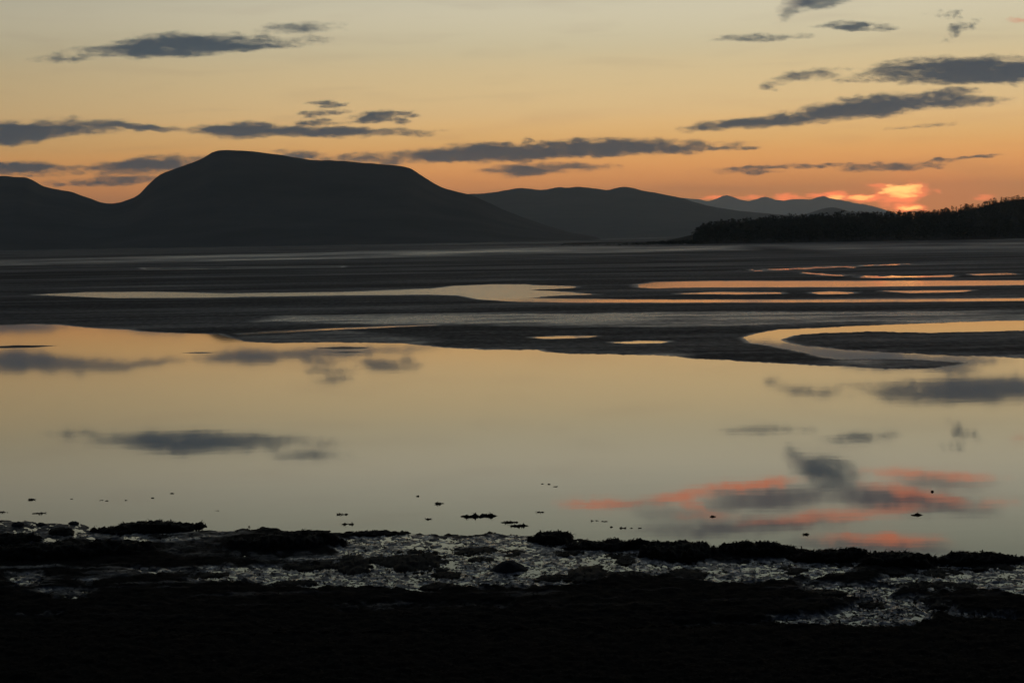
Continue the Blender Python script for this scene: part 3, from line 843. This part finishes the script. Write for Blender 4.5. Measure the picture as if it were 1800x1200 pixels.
GS = 'scraps of seaweed floating on the calm water'
scr = [(4, 900, 22, 4, 'flat weed scrap at the left frame edge on the water', ), (68, 902, 26, 4, 'thin flat weed scrap floating near the left shore'), (56, 878, 15, 5, 'small dark weed scrap farthest out at the left'),
       (125, 877, 6, 3, 'tiny weed scrap, first from the left of the row floating above the twin-humped mound'), (178, 879, 8, 3, 'tiny weed scrap, second from the left of the row floating above the twin-humped mound'), (188, 880, 7, 3, 'tiny weed scrap, third from the left of the row floating above the twin-humped mound'), (222, 879, 6, 3, 'tiny weed scrap, fourth from the left of the row floating above the twin-humped mound'), (268, 875, 6, 4, 'tiny weed scrap, fifth from the left of the row floating above the twin-humped mound'), (303, 867, 9, 4, 'tiny weed scrap, sixth from the left of the row floating above the twin-humped mound'),
       (383, 897, 10, 3, 'faint tiny weed scrap floating between the twin-humped mound and the left-centre bank'), (602, 904, 22, 5, 'thin weed scrap floating above the tongue of seaweed'), (612, 921, 24, 4, 'thin weed scrap close over the tongue of seaweed'),
       (734, 872, 7, 4, 'tiny speck of weed floating high above the right tip of the seaweed tongue'), (773, 885, 17, 6, 'dark weed scrap floating left of the long floating raft'), (753, 912, 13, 4, 'tiny scrap of weed floating just left of the long floating raft'),
       (842, 907, 68, 9, 'long raft of floating seaweed, widest of the floating pieces'), (895, 918, 34, 7, 'weed raft just right of the widest one, upper of two'),
       (912, 924, 36, 7, 'weed raft just right of the widest one, lower of two'), (950, 900, 15, 4, 'thin weed scrap floating above and right of the two small rafts'),
       (954, 850, 7, 3, 'leftmost of three tiny weed specks farthest out at the centre'), (965, 851, 6, 5, 'middle of three tiny weed specks farthest out at the centre'), (976, 855, 10, 3, 'rightmost of three tiny weed specks farthest out at the centre'), (1045, 915, 15, 3, 'left one of two tiny weed scraps floating beyond the ragged crested head'), (1062, 916, 14, 4, 'right one of two tiny weed scraps floating beyond the ragged crested head'), (1075, 926, 6, 5, 'first from the left of four tiny weed scraps just off the straight ridge'),
       (1095, 928, 14, 5, 'second from the left of four tiny weed scraps just off the straight ridge'), (1110, 928, 6, 3, 'third from the left of four tiny weed scraps just off the straight ridge'), (1125, 928, 7, 3, 'fourth from the left of four tiny weed scraps just off the straight ridge'), (1253, 908, 12, 4, 'lone tiny weed scrap off the tall humped mound in the grey cloud reflection'), (1417, 939, 15, 5, 'lone tiny weed scrap floating off the rounded mound right of the tall hump'),
       (1611, 905, 22, 6, 'dark weed scrap floating at the right in the greyish pink reflection'), (1639, 864, 6, 7, 'upright speck of weed sticking from the water at the right')]
for i, s_ in enumerate(scr): scrap(s_[0], s_[1], s_[2], s_[3], s_[4], GS, 500 + i)

# short weed covering the whole foreshore
sr = np.random.default_rng(99)
n = 26000
py = 925 + (sr.random(n) ** 0.75) * 300; px = sr.uniform(-150, 1950, n)
UVp = uv(px, py)
i_ = np.clip(np.searchsorted(vs, UVp[:, 1]), 0, len(vs) - 1); j_ = np.clip(np.searchsorted(us, UVp[:, 0]), 0, len(us) - 1)
wa = weed_a.reshape(len(vs), len(us))[i_, j_]; zz = SZ[i_, j_]
keep = ((wa > .55) | (sr.random(n) < .10)) & (zz > 0.0)
GP = ground(UVp[:, 0], UVp[:, 1]); GP[:, 2] = zz
GP = GP[keep]
Vv, Ff = frond_geo(GP, sr, 26000, 0.05, 0.010)
o = mesh_from('seaweed_cover', Vv, Ff, m_weed, False); tag(o, 'matted dark seaweed covering the foreshore', 'seaweed', kind='stuff')
# specks of weed over the bright mud
keep = (wa < .5) & (zz > -.012)
GP = ground(UVp[:, 0], UVp[:, 1]); GP[:, 2] = np.maximum(zz, 0)
GP = GP[keep]
if len(GP):
    Vv, Ff = frond_geo(GP, sr, min(20000, len(GP) * 8), 0.045, 0.009)
    o = mesh_from('weed_specks', Vv, Ff, m_weed, False); tag(o, 'specks of weed scattered over the wet mud', 'seaweed', kind='stuff')


# ------------------------------------------------------------------ clouds: closed bodies of even vapour, thick in the middle and thin at the rim
def cloud(blobs, label, T=1650.0, k=.42, D=62000.0, seed=0, sx=62, sy=12, dx=2.4, dy=1.2, gain=.6):
    b = np.array([q[:5] for q in blobs], float); rm = b[:, 4].max() * 1.5 + 8
    x0 = b[:, [0, 2]].min() - 25; x1 = b[:, [0, 2]].max() + 25; y0 = b[:, [1, 3]].min() - rm; y1 = b[:, [1, 3]].max() + rm
    gx, gy = np.meshgrid(np.arange(x0, x1, dx), np.arange(y0, y1, dy))
    nzx = gx + 12 * fbm(gx / 40, gy / 9, seed + 3, 3); nzy = gy + 2.4 * fbm(gx / 22, gy / 9, seed + 4, 4)
    f = np.full(gx.shape, -9.0)
    for q in blobs:
        ax, ay, bx, by, r, amp = q
        ln = math.hypot(bx - ax, by - ay) / 2; c, s = (bx - ax) / 2 / ln, (by - ay) / 2 / ln
        X_ = nzx - (ax + bx) / 2; Y_ = nzy - (ay + by) / 2
        e = np.abs((X_ * c + Y_ * s) / (ln * 1.2)) ** 2.0 + ((Y_ * c - X_ * s) / (r * 1.42)) ** 2
        v = (amp * .75 + .25) * (1 - e)
        f = np.where(v > -.4, np.maximum(f, v) + .15 * np.clip(np.minimum(f, v), 0, 1), np.maximum(f, v))
    f = f + (k * fbm(gx / sx, gy / sy, seed, 6, gain) + k * .36 * fbm(gx / 13, gy / 6, seed + 40, 4, .55)) * np.clip(f + 1, 0, 1)
    f[0] = f[-1] = -1; f[:, 0] = f[:, -1] = -1
    f = f + .16
    tt = T * np.clip(f, 0, 1.1) ** 2.6
    nr, nc = gx.shape
    front = far_point(gx.ravel(), gy.ravel(), D - tt.ravel()); back = far_point(gx.ravel(), gy.ravel(), D + tt.ravel())
    pos = (tt.ravel() > 0)
    fc = grid_faces(nr, nc); fc = fc[pos[fc].any(1)]
    if len(fc) == 0: return
    nb = np.arange(len(pos)); bi = np.where(pos, nb + len(pos), nb)
    V = np.concatenate([front, back]); Fc = np.concatenate([fc[:, ::-1], bi[fc]])   # normals outwards
    used = np.unique(Fc); rem = np.zeros(len(V), int); rem[used] = np.arange(len(used))
    o = mesh_from('cloud', V[used], rem[Fc], m_cloud)
    tag(o, label, 'cloud', 'dark clouds low in the evening sky')


cloud([(150, 92, 540, 71, 13, 1), (175, 88, 430, 71, 17, 1.1), (65, 104, 210, 94, 8, .45), (450, 54, 590, 48, 8, .45)], 'long blue-grey cloud high at the left, nearest the top corner', seed=1, T=1450)
cloud([(-120, 240, 215, 219, 15, 1), (-60, 240, 110, 233, 15, .9), (150, 215, 330, 230, 5, .7)], 'tapering grey cloud touching the left edge above the mountain', seed=2)
cloud([(335, 231, 770, 233, 8, .9), (345, 231, 500, 229, 12, 1)], 'thin flat cloud floating just above the mountain top', seed=3)
cloud([(548, 184, 608, 182, 6, .6), (520, 203, 615, 193, 6, .6), (612, 210, 730, 200, 9, .6), (640, 210, 700, 203, 9, .7), (520, 217, 590, 215, 6, .45), (690, 214, 730, 211, 6, .5)],
      'broken patch of small cloudlets above the mountain', seed=4, k=.5, sx=26, sy=6, dx=2, T=1500)
cloud([(535, 283, 1265, 256, 11, 1), (690, 276, 1010, 263, 15, 1.15), (900, 262, 1250, 256, 13, 1), (480, 271, 570, 275, 8, .6), (1240, 262, 1330, 259, 3.5, .5), (920, 255, 945, 252, 9, .7), (1062, 255, 1090, 252, 9, .7)],
      'longest dark cloud bank, stretching right from the mountain shoulder', seed=5, sx=34)
cloud([(845, 301, 1075, 293, 9, .8), (870, 305, 960, 301, 8, .6)], 'short pale grey cloud right under the longest bank', seed=6, T=1500)
cloud([(120, 296, 400, 282, 12, 1), (-80, 298, 160, 297, 10, 1)], 'low cloud running behind the left slope of the mountain', seed=7)
cloud([(110, 321, 285, 315, 8, .8), (70, 323, 112, 322, 5, .4)], 'lowest little cloud in the gap between the two hills at left', seed=8)
cloud([(1485, 134, 1960, 126, 15, 1), (1560, 122, 1900, 124, 19, 1.15)], 'thick dark cloud cut by the right edge, upper of the two big ones', seed=9)
cloud([(1335, 153, 1400, 134, 8, .6), (1370, 136, 1490, 126, 9, .8)], 'small hooked cloud trailing left of the upper big one', seed=10)
cloud([(1210, 225, 1500, 201, 9, .9), (1370, 208, 1670, 171, 17, 1.15), (1560, 184, 1765, 176, 9, .75), (1580, 170, 1720, 160, 7, .45)], 'big slanting dark cloud rising to the right, lower of the two big ones', seed=11)
cloud([(1368, 36, 1410, 6, 11, .6), (1395, 10, 1505, -14, 15, 1.0), (1385, 8, 1490, -40, 20, .75)], 'ragged dark cloud cut by the top of the frame', seed=12, k=.5, T=800)
cloud([(1440, 44, 1570, 47, 6, .4)], 'faint wisp below the cloud at the top of the frame', seed=13, T=1300, k=.6)
cloud([(1255, 69, 1410, 63, 6, .55)], 'thin faint streak of cloud left of the cloud at the top of the frame', seed=14, T=1700)
cloud([(1655, 65, 1715, 30, 12, .2), (1630, 30, 1690, 22, 7, .05)], 'smoky round wisp near the upper right corner', seed=15, T=900, k=.6, sx=20)
cloud([(1230, 298, 1650, 285, 3.5, .6), (1620, 284, 1775, 272, 2.6, .5)], 'long thin dark line of cloud above the glow', seed=16, T=1700, k=.45, dy=.8)
cloud([(1480, 299, 1640, 292, 6, .6), (1260, 303, 1380, 302, 3.5, .45)], 'short thin cloud just under the long line above the glow', seed=17, T=1700, dy=.8)
cloud([(1570, 226, 1690, 218, 3.5, .5)], 'very thin small streak under the big slanting cloud', seed=18, T=1300, dy=.8)

# ------------------------------------------------------------------ haze
hb = [(x, y, z) for z in (-1.5, 1150) for x, y in ((-50000, -400), (50000, -400), (50000, 50000), (-50000, 50000))]
hz = mesh_from('haze', hb, [(3, 2, 1, 0), (4, 5, 6, 7), (0, 1, 5, 4), (1, 2, 6, 5), (2, 3, 7, 6), (3, 0, 4, 7)], m_haze, False)
tag(hz, 'thin evening haze over the estuary', kind='stuff')
